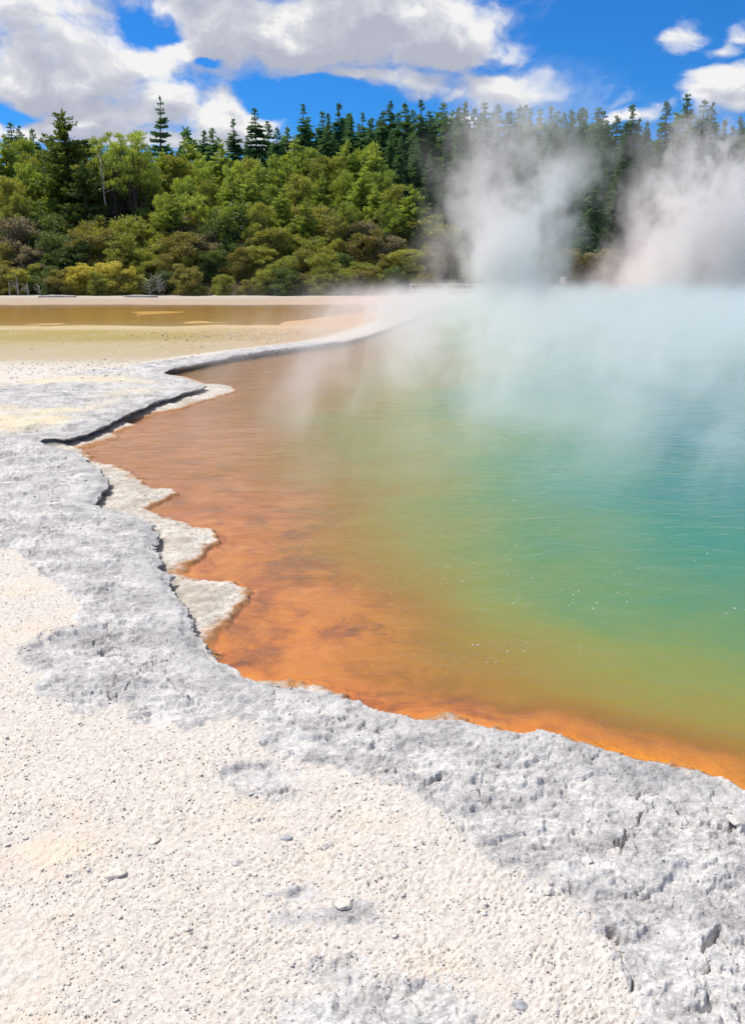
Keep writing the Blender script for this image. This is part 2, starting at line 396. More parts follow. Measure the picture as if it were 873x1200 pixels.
# grey crust with white blotches
bl = t.noise(pos, 4.2, 9, .66); bl2 = t.noise(pos, 30, 6, .7); bl3 = t.noise(t.v('MULTIPLY', pos, (1, 1, 3)), 95, 4, .7)
mixv = t.m('ADD', t.m('ADD', t.m('MULTIPLY', bl, .46), t.m('MULTIPLY', bl2, .34)), t.m('MULTIPLY', bl3, .32))
crc = t.ramp(t.lin(mixv, .46, .68), [(0.0, (.26, .252, .254)), (0.25, (.40, .39, .395)), (0.48, (.50, .49, .49)), (0.64, (.62, .607, .595)), (1.0, (.74, .72, .695))])
crc = t.mix(t.m('MULTIPLY', t.ss(t.noise(pos, .85, 3, .5), .55, .68), t.ss(bl2, .42, .6)), crc, (.70, .68, .65))
crc = t.mix(t.ss(bl3, .63, .70), crc, (.20, .19, .185))
yel = t.m('MULTIPLY', t.ss(t.noise(t.v('MULTIPLY', pos, (.5, 1, 1)), .55, 4, .6), .44, .56), t.attr('cream'))
crc = t.mix(t.m('MULTIPLY', yel, .9), crc, t.mix(bl2, (.68, .58, .40), (.76, .68, .52)))
lightw = t.attr('pale')
a_cr = t.ss(t.m('ADD', a_cr, t.m('ADD', t.m('MULTIPLY', t.m('SUBTRACT', bl2, .5), 1.5), t.m('MULTIPLY', t.m('SUBTRACT', bl3, .5), 1.1))), .40, .62)
up_c = t.mix(a_cr, grav, crc)
rim = t.m('MULTIPLY', t.m('MULTIPLY', t.ss(a_d1, -.30, -.0), t.ss(bl2, .35, .6)), a_cr)
up_c = t.mix(t.m('MULTIPLY', rim, .35), up_c, (.33, .335, .34))
# beyond the ledge: pale pebbly flats, film covered ochre terrace, pink flats, far beach, forest floor
px_, py_, pz_ = t.sep(pos)
tn = t.noise(t.v('MULTIPLY', pos, (.35, 1, 1)), .35, 5, .6)
ty = t.m('ADD', py_, t.m('MULTIPLY', t.m('MULTIPLY', t.m('SUBTRACT', tn, .5), .16), py_))
terc = t.ramp(t.lin(ty, 14, 64), [(0.0, (.66, .61, .53)), (.05, (.58, .52, .42)), (.08, (.47, .40, .28)), (.16, (.44, .36, .21)), (.19, (.36, .29, .11)), (.26, (.38, .30, .11)), (.29, (.54, .43, .26)), (.31, (.50, .36, .16)), (.38, (.46, .28, .06)), (.59, (.40, .22, .04)), (.65, (.46, .34, .24)), (.78, (.44, .35, .28)), (.86, (.50, .43, .36)), (1, (.56, .50, .43))])
pink = t.m('MULTIPLY', t.ss(t.m('ADD', px_, t.m('MULTIPLY', tn, 4)), -5, 2), t.ss(ty, 20, 24))
terc = t.mix(t.m('MULTIPLY', pink, .6), terc, (.62, .36, .26))
spk = t.voro(t.v('MULTIPLY', pos, (1, 1, 1)), 9.0)
terc = t.mix(t.m('MULTIPLY', t.ss(spk, .26, .16), t.ss(t.noise(pos, .5, 3), .45, .6)), terc, (.74, .70, .62))
up_c = t.mix(a_terr, up_c, terc)
forest = t.mix(t.noise(pos, .8, 4), (.035, .03, .018), (.09, .07, .04))
up_c = t.mix(t.ss(py_, 61.0, 61.6), up_c, forest)
# shelf
shc = t.mix(t.ss(bl, .35, .62), (.44, .39, .33), (.68, .64, .59))
shc = t.mix(t.m('MULTIPLY', t.ss(bl2, .48, .60), .7), shc, (.38, .33, .27))
orim = t.ss(t.m('ADD', a_d2, t.m('MULTIPLY', t.m('SUBTRACT', bl2, .5), .10)), -.075, -.006)
shc = t.mix(t.m('MULTIPLY', orim, .9), shc, (.42, .17, .035))
# bottom of the spring: orange microbial mat
st = t.noise(t.v('MULTIPLY', pos, (1.0, 1.0, 1)), 3.4, 9, .70, dist=.5)
orange = t.ramp(t.lin(st, .34, .66), [(0, (.24, .085, .04)), (.28, (.47, .16, .04)), (.55, (.68, .25, .045)), (1, (.82, .42, .12))])
dark = t.m('MULTIPLY', t.ss(t.noise(t.v('MULTIPLY', pos, (1.0, 1.15, 1)), 2.1, 8, .66, dist=.5), .52, .59), t.ss(a_d2, .15, .6))
orange = t.mix(t.m('MULTIPLY', dark, .9), orange, (.16, .06, .06))
orange = t.mix(t.m('MULTIPLY', t.m('MULTIPLY', t.ss(a_y, 6.5, 4.5), t.ss(st, .42, .62)), .6), orange, (.84, .32, .02))
orange = t.mix(t.m('MULTIPLY', t.ss(a_d2, .35, .02), t.attr('vivid')), orange, (.85, .36, .01))
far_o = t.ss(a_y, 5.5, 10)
orange = t.mix(t.m('MULTIPLY', far_o, .8), orange, (.66, .40, .27))  # paler, pinker with distance: sky reflection and steam haze put into the mat colour
orange = t.mix(t.ss(a_s, .15, .4), orange, (.38, .27, .03))
low = t.mix(t.ss(a_d2, -.008, .004), shc, orange)
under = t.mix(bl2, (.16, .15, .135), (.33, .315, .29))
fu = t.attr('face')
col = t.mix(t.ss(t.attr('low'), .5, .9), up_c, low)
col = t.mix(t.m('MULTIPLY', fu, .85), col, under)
# relief too small for the sheet
hb = t.m('ADD', t.m('MULTIPLY', t.voro(dn.outputs[0], 105), .22), t.m('ADD', t.m('MULTIPLY', t.noise(pos, 60, 6, .65), .7), t.m('MULTIPLY', t.noise(pos, 18, 5, .6), .8)))
nb = t.bump(hb, .7, .009)
rg = t.lin(t.ss(a_d2, -.03, .0), 0, 1, .95, .5)
bsdf(t, out, col, rg, nb, .2)

gme = npmesh("ground", V, Q, gm, smooth=True)
lowm = zf * (u >= 0)
fattr(gme, 'crust', smooth(dc, -.16, .12)); fattr(gme, 'lip', np.clip(d1, -5, 5)); fattr(gme, 'shore', np.clip(d2, -5, 5)); fattr(gme, 'deep', S); fattr(gme, 'ydist', Y)
fattr(gme, 'terrace', np.maximum(terr * smooth(u, .3, 0), far_sh * smooth(u, .3, 0))); fattr(gme, 'low', lowm)
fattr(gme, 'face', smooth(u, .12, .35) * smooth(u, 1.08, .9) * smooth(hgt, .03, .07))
fattr(gme, 'cream', smooth(Y, 8.5, 10) * smooth(Y, 15.5, 14) * smooth(-d1, .25, .8))
fattr(gme, 'pale', S * 0); fattr(gme, 'vivid', smooth(X, .4, 1.2) * smooth(Y, 6, 4))
go_ = bpy.data.objects.new("ground", gme); link(go_); tag(go_, kind='structure')
def ground_z(x, y_):
    return float(5.5 * smooth(np.array(y_), 61, 112) + .9 * smooth(np.array(y_), 61.0, 64)) + .02

# ------------------------------------------------------------------ water of the spring
ysw = [1.6]; yy = 1.6
while yy < 70: ysw.append(yy); yy += max(.02, .012 * yy)
ysw = np.array(ysw); tw = np.concatenate([np.linspace(-.66, .66, 420), .66 * 1.16 ** np.arange(1, 16)])
Xw = ((ysw + .3)[:, None] * tw[None, :]); Yw = np.repeat(ysw[:, None], len(tw), 1); sw = Xw.shape
Xf = Xw.ravel(); Yf = Yw.ravel()
d2w, _, _ = sdf(Xf, Yf, WAT)
Sw = water_s(Xf, Yf, d2w)
idw = np.arange(sw[0] * sw[1]).reshape(sw)
Qw = np.stack([idw[:-1, :-1], idw[:-1, 1:], idw[1:, 1:], idw[1:, :-1]], -1).reshape(-1, 4)
keep = (d2w[Qw] > -.35).any(1) & (Yf[Qw].max(1) < 62.5)
Qw = Qw[keep]; used = np.unique(Qw); remap = np.zeros(len(Xf), int); remap[used] = np.arange(len(used)); Qw = remap[Qw]
wm, t, out = mat("spring_water")
pos = t.node('ShaderNodeNewGeometry').outputs['Position']
s_ = t.attr('deep')
s_n = t.m('ADD', s_, t.m('MULTIPLY', t.m('SUBTRACT', t.noise(t.v('MULTIPLY', pos, (.8, 1, 1)), 1.2, 7, .62, dist=.5), .5), .30))
body = t.ramp(s_n, [(0.0, (.58, .34, .20)), (.14, (.50, .26, .07)), (.26, (.38, .24, .05)), (.38, (.28, .245, .055)), (.50, (.21, .265, .07)), (.62, (.13, .255, .10)), (.76, (.06, .24, .15)), (1.0, (.012, .19, .20))])
opac = t.ss(s_n, -.10, .46, .06, .96)
opac = t.m('MAXIMUM', opac, 0.0)
trn = t.node('ShaderNodeBsdfTransparent'); trn.inputs[0].default_value = (1, .93, .82, 1)
dif = t.node('ShaderNodeBsdfDiffuse'); t.put(dif.inputs[0], body)
m1 = t.node('ShaderNodeMixShader'); t.put(m1.inputs[0], opac); t.l.new(trn.outputs[0], m1.inputs[1]); t.l.new(dif.outputs[0], m1.inputs[2])
gls = t.node('ShaderNodeBsdfGlossy'); gls.inputs['Roughness'].default_value = .09
rip = t.m('ADD', t.m('MULTIPLY', t.noise(t.v('MULTIPLY', pos, (.6, 1, 1)), 3.6, 5, .62, dist=.8), 1.0), t.m('MULTIPLY', t.noise(t.v('MULTIPLY', pos, (.4, 1, 1)), 14, 3, .5, dist=.4), .25))
nrm = t.bump(rip, .30, .05)
t.put(gls.inputs['Normal'], nrm)
fr = t.node('ShaderNodeFresnel'); fr.inputs[0].default_value = 1.33; t.put(fr.inputs['Normal'], nrm)
m2 = t.node('ShaderNodeMixShader'); t.put(m2.inputs[0], t.m('MULTIPLY', fr.outputs[0], 1.0)); t.l.new(m1.outputs[0], m2.inputs[1]); t.l.new(gls.outputs[0], m2.inputs[2])
t.l.new(m2.outputs[0], out.inputs[0])
wme = npmesh("pool_water", np.stack([Xf[used], Yf[used], np.full(len(used), WZ)], 1), Qw, wm, smooth=True)
fattr(wme, 'deep', Sw[used])
tag(link(bpy.data.objects.new("pool_water", wme)), kind='structure')

# thin film of water on the terrace beyond the ledge
tm, t, out = mat("terrace_water")
pos = t.node('ShaderNodeNewGeometry').outputs['Position']
trn = t.node('ShaderNodeBsdfTransparent'); trn.inputs[0].default_value = (1, .96, .9, 1)
gls = t.node('ShaderNodeBsdfGlossy'); gls.inputs['Roughness'].default_value = .12
nrm = t.bump(t.noise(t.v('MULTIPLY', pos, (.3, 1, 1)), 2.0, 4, .6), .25, .05); t.put(gls.inputs['Normal'], nrm)
fr = t.node('ShaderNodeFresnel'); fr.inputs[0].default_value = 1.33; t.put(fr.inputs['Normal'], nrm)
m2 = t.node('ShaderNodeMixShader'); t.put(m2.inputs[0], t.m('MULTIPLY', fr.outputs[0], .7)); t.l.new(trn.outputs[0], m2.inputs[1]); t.l.new(gls.outputs[0], m2.inputs[2])
t.l.new(m2.outputs[0], out.inputs[0])
r_ = np.random.default_rng(77)
xa = np.linspace(-90, -3.2, 160); ya = 29.8 + .05 * xa + 2.2 * fbm(xa, xa * 0 + 3.3, .35, 4, .6, seed=90)
xb = np.linspace(-3.2, 2.2, 30); yb = 31.5 + (xb + 3.2) * 2.6 + .8 * fbm(xb, xb * 0 + 1.7, .8, 3, .6, seed=91)
tp = [(x, y_, -.066) for x, y_ in list(zip(xa, ya)) + list(zip(xb, yb)) + [(2.2, 48.5), (-5, 50.5), (-30, 51.5), (-120, 51)]]
me = bpy.data.meshes.new("terrace_water"); me.from_pydata(tp, [], [list(range(len(tp)))]); me.materials.append(tm)
tag(link(bpy.data.objects.new("terrace_water", me)), kind='structure')

# ------------------------------------------------------------------ loose stones, gravel, bubbles
def pebble_cloud(P, size, flat, mat_, name, seed=0, tint=None):
    r = np.random.default_rng(seed); n = len(P)
    bv = np.array([(0, 0, 1), (1, 0, 0), (.5, .87, 0), (-.5, .87, 0), (-1, 0, 0), (-.5, -.87, 0), (.5, -.87, 0), (0, 0, -1)], float)
    bf = []
    for i in range(6): bf += [(0, 1 + i, 1 + (i + 1) % 6), (7, 1 + (i + 1) % 6, 1 + i)]
    bf = np.array(bf)
    B = np.repeat(bv[None], n, 0) * (1 + .35 * (r.random((n, 8, 3)) - .5)) ; B += .22 * (r.random((n, 8, 3)) - .5)
    B[:, :, 2] *= flat
    B[:, :, 0] *= (.7 + .6 * r.random((n, 1)))
    tx = (r.random((n, 1)) - .5) * .8; ty_ = (r.random((n, 1)) - .5) * .8
    B[:, :, 2] += B[:, :, 0] * tx + B[:, :, 1] * ty_
    a = r.random((n, 1)) * 2 * pi; x = B[:, :, 0] * np.cos(a) - B[:, :, 1] * np.sin(a); y_ = B[:, :, 0] * np.sin(a) + B[:, :, 1] * np.cos(a)
    B[:, :, 0] = x; B[:, :, 1] = y_
    B *= size[:, None, None]; B += P[:, None, :]
    Fx = (bf[None] + (np.arange(n) * 8)[:, None, None]).reshape(-1, 3)
    me = npmesh(name, B.reshape(-1, 3), Fx, mat_)
    return me
def stone_mat(name, a, b, sc=9.0):
    m_, t, out = mat(name)
    geo = t.node('ShaderNodeNewGeometry'); 
    rnd = geo.outputs['Random Per Island']
    c = t.mix(rnd, a, b); c = c if sc < 5 else t.mix(t.ss(t.noise(geo.outputs['Position'], sc * 6, 5, .6), .4, .7), c, tuple(x * .72 for x in a))
    bsdf(t, out, c, .95, t.bump(t.noise(geo.outputs['Position'], sc * 14, 4, .6), .6, .004) if sc > 5 else None, .2)
    return m_
SM = stone_mat("pale_stone", (.57, .535, .505), (.73, .69, .65)); SMF = stone_mat("fine_chips", (.60, .565, .53), (.74, .70, .66), 2); SMP = stone_mat("pale_pebbles", (.70, .65, .57), (.80, .76, .69), 2); SMG = stone_mat("grey_stone", (.36, .365, .39), (.50, .50, .53)); SMW = stone_mat("cream_stone", (.74, .67, .58), (.82, .76, .68))
# surface lookup on the grid for near points
def surf(xq, yq):
    """height of the sheet at points on the upper level"""
    ri = np.clip(np.searchsorted(ys, yq), 1, len(ys) - 1); gg = gy[ri]
    ci = np.clip(np.searchsorted(ts, xq / gg), 1, len(ts) - 1)
    return Z.reshape(shp)[ri, ci], d1.reshape(shp)[ri, ci], cr.reshape(shp)[ri, ci], d2.reshape(shp)[ri, ci]
n = 95000
yq = 1.25 + 6.5 * rng.random(n) ** 1.5; xq = (rng.random(n) - .5) * 1.3 * (yq + .4)
zq, dq, cq, _ = surf(xq, yq)
k = (dq < -.08) & (rng.random(n) < np.where(cq > .5, .16, 1.0))
clus = fbm(xq, yq, 2.5, 3, seed=70) > -.35
k &= clus
sz = (.0016 + .0030 * rng.random(n) ** 3 + .005 * (rng.random(n) > .992)) * (.7 + .15 * yq)
gp = pebble_cloud(np.stack([xq, yq, zq + sz * .05], 1)[k], sz[k], .26, SMF, "gravel", 1)
tag(link(bpy.data.objects.new("gravel", gp)), 'loose cream and white sinter chips scattered over the near ground', 'gravel', kind='stuff')
# pebbles lying on the flats beyond the ledge
n = 60000
yq = 13 + 36 * rng.random(n) ** 1.6; xq = -22 + 24 * rng.random(n)
zq, dq, cq, _ = surf(xq, yq)
band = np.exp(-((yq - 17.0 - .12 * xq) / 1.3) ** 2) * (.25 + .75 * (fbm(xq, yq, .9, 3, seed=71) > .05)) + .9 * np.exp(-((yq - 25.0) / 2.0) ** 2 - ((xq + 3.5) / 2.4) ** 2) + .010
k = (dq < -.5) & (rng.random(n) < band) & (np.abs(xq) < .7 * yq)
sz = .010 + .022 * rng.random(n) ** 2
fp = pebble_cloud(np.stack([xq, yq, np.maximum(zq, -.07) + .004], 1)[k], sz[k], .2, SMP, "flat_pebbles", 2)
tag(link(bpy.data.objects.new("pebbles", fp)), 'small white pebbles strewn over the shallow ochre flats', 'pebbles', kind='stuff')
# floating bubbles
n = 900
pxs = rng.normal(600, 130, n); pys = rng.normal(690, 70, n)
B_ = []
for a_, b_ in zip(pxs, pys):
    x, y_ = g(a_, b_, WZ)
    B_.append((x, y_, WZ + .001))
B_ = np.array(B_); db, _, _ = sdf(B_[:, 0], B_[:, 1], WAT); k = (db > .5) & (fbm(B_[:, 0], B_[:, 1], 1.1, 3, seed=80) > -.05) & (B_[:, 1] < 12) & (B_[:, 1] > 1)
bm_, t, out = mat("bubble_froth"); bsdf(t, out, (.8, .82, .8), .3, None, .5)
bp = pebble_cloud(B_[k], .0022 + .0042 * rng.random(k.sum()) ** 3, .5, bm_, "bubbles", 3)
tag(link(bpy.data.objects.new("bubbles", bp)), 'tiny white bubbles floating on the green water', 'bubbles', kind='stuff')

def rock(name, px, py, size_px, label, m_, flat=.5, seed=0, stretch=1.3):
    import bmesh
    x, y_ = g(px, py, 0.0); z, dd, cc, _ = surf(np.array([x]), np.array([y_])); z = float(z[0])
    x, y_ = g(px, py, z)
    dist = math.sqrt(x * x + y_ * y_ + H * H); r = size_px / F * dist * .5
    bm = bmesh.new(); bmesh.ops.create_icosphere(bm, subdivisions=3, radius=1)
    rs = random.Random(seed)
    cuts = [Vector((rs.uniform(-1, 1), rs.uniform(-1, 1), rs.uniform(-.6, 1))).normalized() for _ in range(9)]
    for v in bm.verts:
        for c in cuts:
            d = v.co.dot(c); lim = .72
            if d > lim: v.co -= c * (d - lim)
        v.co += Vector((rs.uniform(-1, 1), rs.uniform(-1, 1), rs.uniform(-1, 1))) * .02
        v.co.x *= stretch; v.co.z *= flat; v.co *= r
    me = bpy.data.meshes.new(name); bm.to_mesh(me); bm.free(); me.materials.append(m_)
    o = link(bpy.data.objects.new(name, me)); o.location = (x, y_, z + r * flat * .1); o.rotation_euler = (rs.uniform(-.15, .15), rs.uniform(-.15, .15), rs.uniform(-.6, .9))
    return tag(o, label, 'stone', 'loose stones on the near ground')
rocks = [(135, 1024, 20, 'small cream stone with dark shadowed foot in the left gravel', SMW), (180, 985, 13, 'pale peach pebble among gravel, left of centre', SMW),
         (277, 1010, 14, 'flat pale chip in the middle gravel below the grey rock patch', SM),
         (404, 1060, 20, 'flat cream chip lying against the round grey patch of rock', SMW), (335, 982, 12, 'small rounded grey pebble left of the crust', SMG),
         (383, 990, 12, 'small rounded pale pebble below the grey crust', SM), (608, 1178, 15, 'small dark grey rough stone at the bottom edge', SMG),
         (640, 1045, 14, 'white angular chip resting on grey crust', SM), (865, 963, 20, 'flat white chip on crust by the right edge', SM), (720, 1000, 16, 'pale chip on crust left of the dark crack', SM)]
for i, (a_, b_, s_, lb, m_) in enumerate(rocks): rock("stone", a_, b_, s_, lb, m_, flat=.42, seed=i + 1)

# ------------------------------------------------------------------ vegetation
def foliage_mat(name, cols, trans=.35, hue_noise=.35):
    m_, t, out = mat(name)
    oi = t.node('ShaderNodeObjectInfo'); geo = t.node('ShaderNodeNewGeometry')
    tcn = t.node('ShaderNodeTexCoord').outputs['Object']
    f = t.m('ADD', t.m('MULTIPLY', oi.outputs['Random'], .55), t.m('MULTIPLY', t.noise(tcn, .8, 3, .6), .5))
    f = t.m('ADD', f, t.m('MULTIPLY', t.m('SUBTRACT', geo.outputs['Random Per Island'], .5), .5), clamp=True)
    c = t.ramp(f, [(i / (len(cols) - 1), c) for i, c in enumerate(cols)])
    d = t.node('ShaderNodeBsdfDiffuse'); t.put(d.inputs[0], c)
    tr = t.node('ShaderNodeBsdfTranslucent'); t.put(tr.inputs[0], t.mix(1.0, c, (1.25, 1.15, .6), 'MULTIPLY'))
    gl = t.node('ShaderNodeBsdfGlossy'); gl.inputs['Roughness'].default_value = .55
    mx = t.node('ShaderNodeMixShader'); mx.inputs[0].default_value = trans; t.l.new(d.outputs[0], mx.inputs[1]); t.l.new(tr.outputs[0], mx.inputs[2])
    mx2 = t.node('ShaderNodeMixShader'); mx2.inputs[0].default_value = .04; t.l.new(mx.outputs[0], mx2.inputs[1]); t.l.new(gl.outputs[0], mx2.inputs[2])
    t.l.new(mx2.outputs[0], out.inputs[0]); return m_
FM = dict(
    fir=foliage_mat("fir_needles", [(0.073, 0.160, 0.073), (0.132, 0.262, 0.115), (0.220, 0.358, 0.132)], .38),
    pine=foliage_mat("pine_needles", [(0.205, 0.282, 0.053), (0.342, 0.448, 0.088), (0.525, 0.617, 0.128)], .46),
    olive=foliage_mat("olive_leaves", [(0.187, 0.217, 0.045), (0.337, 0.376, 0.078), (0.505, 0.505, 0.122)], .42),
    rust=foliage_mat("rusty_leaves", [(0.211, 0.180, 0.059), (0.311, 0.274, 0.082), (0.338, 0.356, 0.101)], .42),
    cone=foliage_mat("cone_needles", [(.07, .12, .028), (.13, .19, .04), (.20, .27, .055)], .4),
    grey=foliage_mat("grey_leaves", [(0.206, 0.172, 0.120), (0.310, 0.270, 0.190), (0.383, 0.330, 0.224)], .38),
    yellow=foliage_mat("yellow_leaves", [(0.408, 0.395, 0.075), (0.581, 0.541, 0.116), (0.699, 0.646, 0.167)], .42),
    dark=foliage_mat("dark_leaves", [(0.069, 0.115, 0.036), (0.136, 0.202, 0.056), (0.209, 0.289, 0.076)], .38))
bk, t, out = mat("bark")
tcn = t.node('ShaderNodeTexCoord').outputs['Object']
bsdf(t, out, t.mix(t.noise(t.v('MULTIPLY', tcn, (6, 6, 1)), 3, 5, .6), (.05, .035, .025), (.17, .13, .10)), .95)
dw, t, out = mat("bleached_wood")
tcn = t.node('ShaderNodeTexCoord').outputs['Object']
bsdf(t, out, t.mix(t.noise(tcn, 6, 4), (.36, .33, .30), (.62, .58, .54)), .9)

class TM:
    """collects tubes"""
    def __init__(s): s.v = []; s.f = []
    def tube(s, pts, rad, k=6):
        b = len(s.v)
        for i, (p, r) in enumerate(zip(pts, rad)):
            p = Vector(p)
            d = (Vector(pts[min(i + 1, len(pts) - 1)]) - Vector(pts[max(i - 1, 0)])).normalized()
            a = d.orthogonal().normalized(); c = d.cross(a)
            for j in range(k):
                q = 2 * pi * j / k; s.v.append(p + (a * cos(q) + c * sin(q)) * r)
        for i in range(len(pts) - 1):
            for j in range(k):
                s.f.append((b + i * k + j, b + i * k + (j + 1) % k, b + (i + 1) * k + (j + 1) % k, b + (i + 1) * k + j))
    def mesh(s, name, m_): return npmesh(name, np.array([tuple(v) for v in s.v]), np.array(s.f), m_, smooth=True)

def leaf_mesh(name, P, D, L, Wd, m_, r):
    """one small pointed blade per point; D = direction, L = length, Wd = width"""
    P = np.array(P); D = np.array(D); n = len(P)
    D = D / np.maximum(np.linalg.norm(D, axis=1, keepdims=True), 1e-6)
    R = r.normal(size=(n, 3)); S_ = np.cross(D, R); S_ /= np.maximum(np.linalg.norm(S_, axis=1, keepdims=True), 1e-6)
    L = L[:, None]; Wd = Wd[:, None]
    V = np.stack([P - S_ * Wd * .5, P + S_ * Wd * .5, P + D * L * .75 + S_ * Wd * .35, P + D * L + R * .0, ], 1)
    b = np.arange(n)[:, None] * 4
    return npmesh(name, V.reshape(-1, 3), b + np.array([[0, 1, 2, 3]]), m_)

def fir(seed, hgt=18, wid=2.3, droop=.25, matk='fir', bare=.06, nlev=60):
    r = np.random.default_rng(seed); T = TM()
    lean = r.normal(0, .012, 2)
    ax = lambda z: np.array([lean[0] * z + .12 * sin(z * .5 + seed), lean[1] * z, z])
    zs = np.linspace(0, hgt, 12); T.tube([ax(z) for z in zs], [.24 * (1 - z / hgt) ** .8 + .015 for z in zs])
    P = []; D = []; L = []
    for i in range(nlev):
        f = bare + (1 - bare) * (i + r.random() * .6) / nlev; z = f * hgt
        prof = (1 - f) ** .72 * (1 if f > .2 else .65 + 1.75 * f)
        Lb0 = wid * prof + .07
        nb = 6 if f < .85 else 4
        if r.random() < .12: continue
        for b in range(nb):
            a = r.random() * 2 * pi; Lb = Lb0 * (.6 + .65 * r.random())
            if r.random() < .10: Lb *= 1.3
            nn = max(3, int(Lb * 11))
            tt = (np.arange(nn) + r.random(nn)) / nn
            rr = .05 + tt * Lb; zz = z + (.10 * rr) - droop * rr ** 1.4 * .5 + .10 * (tt ** 3) * Lb
            c = ax(z); px = c[0] + np.cos(a) * rr; py = c[1] + np.sin(a) * rr
            if b % 2 == 0 and Lb > .8: T.tube([(c[0], c[1], z), (c[0] + cos(a) * Lb * .7, c[1] + sin(a) * Lb * .7, z - .15 * droop * Lb)], [.03, .01], 3)
            for q in range(6):
                sp = (.03 + .20 * (1 - tt) * Lb * .5) + (.05 if f < .9 else 0)
                P.append(np.stack([px + r.normal(0, 1, nn) * sp, py + r.normal(0, 1, nn) * sp, zz + r.normal(0, .07, nn)], 1))
                side = r.normal(0, .6, nn)
                D.append(np.stack([np.cos(a) - np.sin(a) * side, np.sin(a) + np.cos(a) * side, r.normal(.12 + (.7 if f > .9 else 0), .35, nn)], 1))
                L.append((.16 + .20 * r.random(nn)) * (1 if f < .88 else .62))
    # leader
    c = ax(hgt); P.append(np.stack([np.full(12, c[0]), np.full(12, c[1]), hgt - np.linspace(.9, 0, 12)], 1)); D.append(np.stack([r.normal(0, .25, 12), r.normal(0, .25, 12), np.ones(12)], 1)); L.append(np.full(12, .26))
    P = np.concatenate(P); D = np.concatenate(D); L = np.concatenate(L)
    return T.mesh("trunk", bk), leaf_mesh("crown", P, D, L, L * .5, FM[matk], r)

def blobtree(seed, hgt, rad, matk, nblob=26, bs=(.7, 1.3), base=.35, flat=.62, leaf=.24, dens=420, upright=.5, trunk_r=.16, lean=0, top=1.0, barkm=None):
    """trunk forking into limbs, each ending in an uneven tuft of leaves"""
    r = np.random.default_rng(seed); T = TM()
    lx = lean + r.normal(0, .03); th = hgt * (base + .25)
    wf = .34 if matk == 'pine' else .5
    tp_ = [(lx * z + .15 * sin(z * .7 + seed), .1 * cos(z * .6 + seed), z) for z in np.linspace(0, th, 6)]
    T.tube(tp_, list(np.linspace(trunk_r, trunk_r * .5, 6)))
    P = []; D = []; L = []
    for i in range(nblob):
        f = (i + r.random()) / nblob
        zf_ = base + (top - base) * f
        env = math.sqrt(max(0.05, 1 - ((zf_ - (base + .22)) / (1.04 - base - .15)) ** 2)) if zf_ > base + .22 else .75 + .25 * (zf_ - base) / .22
        a = i * 2.399 + r.normal(0, .4); rr = rad * env * math.sqrt(r.random() * .85 + .15) * (.75 if i % 3 else .35)
        c = np.array([lx * hgt * zf_ + cos(a) * rr, sin(a) * rr, zf_ * hgt])
        b = (bs[0] + (bs[1] - bs[0]) * r.random()) * (1.0 - .25 * f)
        j = min(5, max(1, int(5 * (zf_ * .75) / (base + .25) * .6 + 1)))
        s0 = tp_[j]; mid = ((s0[0] + c[0]) / 2 + r.normal(0, .15), (s0[1] + c[1]) / 2, s0[2] * .45 + c[2] * .55 - .1 * b)
        if s0[2] < c[2] + .6: T.tube([s0, mid, tuple(c)], [trunk_r * .42, trunk_r * .26, trunk_r * .1], 4)
        nsub = 6
        for q in range(nsub):
            o = r.normal(0, 1, 3); o /= np.linalg.norm(o); o *= b * (.35 + .4 * r.random()); o[2] *= flat
            cc = c + o; bb = b * (.35 + .3 * r.random()); m_ = int(dens * bb * bb / nsub * 2.4) + 8
            d = r.normal(0, 1, (m_, 3)); d /= np.linalg.norm(d, axis=1, keepdims=True)
            rad_ = bb * (.55 + .5 * r.random((m_, 1))); pp = d * rad_; pp[:, 2] *= flat
            P.append(cc + pp); dd = d * .9 + r.normal(0, .45, (m_, 3)); dd[:, 2] += upright; D.append(dd); L.append(leaf * (.6 + .8 * r.random(m_)))
    P = np.concatenate(P); D = np.concatenate(D); L = np.concatenate(L)
    return T.mesh("trunk", barkm or bk), leaf_mesh("crown", P, D, L, L * wf, FM[matk], r)

PROTO = {}
PROTO['fir'] = [fir(100 + i, 18, 1.9 + .25 * (i % 4), .25 + .1 * (i % 3)) for i in range(7)]
PROTO['lonefir'] = [fir(140, 18, 1.9, .2, nlev=34, bare=.05)]
PROTO['bigcone'] = [fir(150, 12, 4.2, .02, 'cone', .04, 46), fir(151, 12, 3.6, .05, 'cone', .04, 42)]
PROTO['pine'] = [blobtree(200 + i, 10, 2.7 + .3 * (i % 3), 'pine', 46, (.45, 1.1), .18, .85, .25, 700, 1.3, .15) for i in range(6)]
PROTO['greencone'] = [fir(160 + i, 12, 2.7 + .3 * i, .03 * i, 'pine', .04, 38) for i in range(4)]
PROTO['roundpine'] = [blobtree(220 + i, 10, 3.0, 'olive', 34, (.75, 1.3), .3, .7, .21, 700, .6, .15) for i in range(3)]
PROTO['umbrella'] = [blobtree(240 + i, 11, 2.7, 'pine', 24, (.55, 1.1), .60, .50, .20, 620, .8, .15, lean=(.02, -.03, .04)[i]) for i in range(3)]
def shrubs(k, m_, n, s0, **kw): PROTO[k] = [blobtree(s0 + i, 4, 2.3, m_, 24, (.65, 1.15), .02, .50, .17, 640, .3, .07, **kw) for i in range(n)]
shrubs('olive', 'olive', 4, 300); shrubs('rust', 'rust', 3, 320); shrubs('grey', 'grey', 2, 340); shrubs('dark', 'dark', 3, 360); shrubs('yellow', 'yellow', 2, 380)
cnt = {}
TREES = []   # (root, kind, px, py of the top)
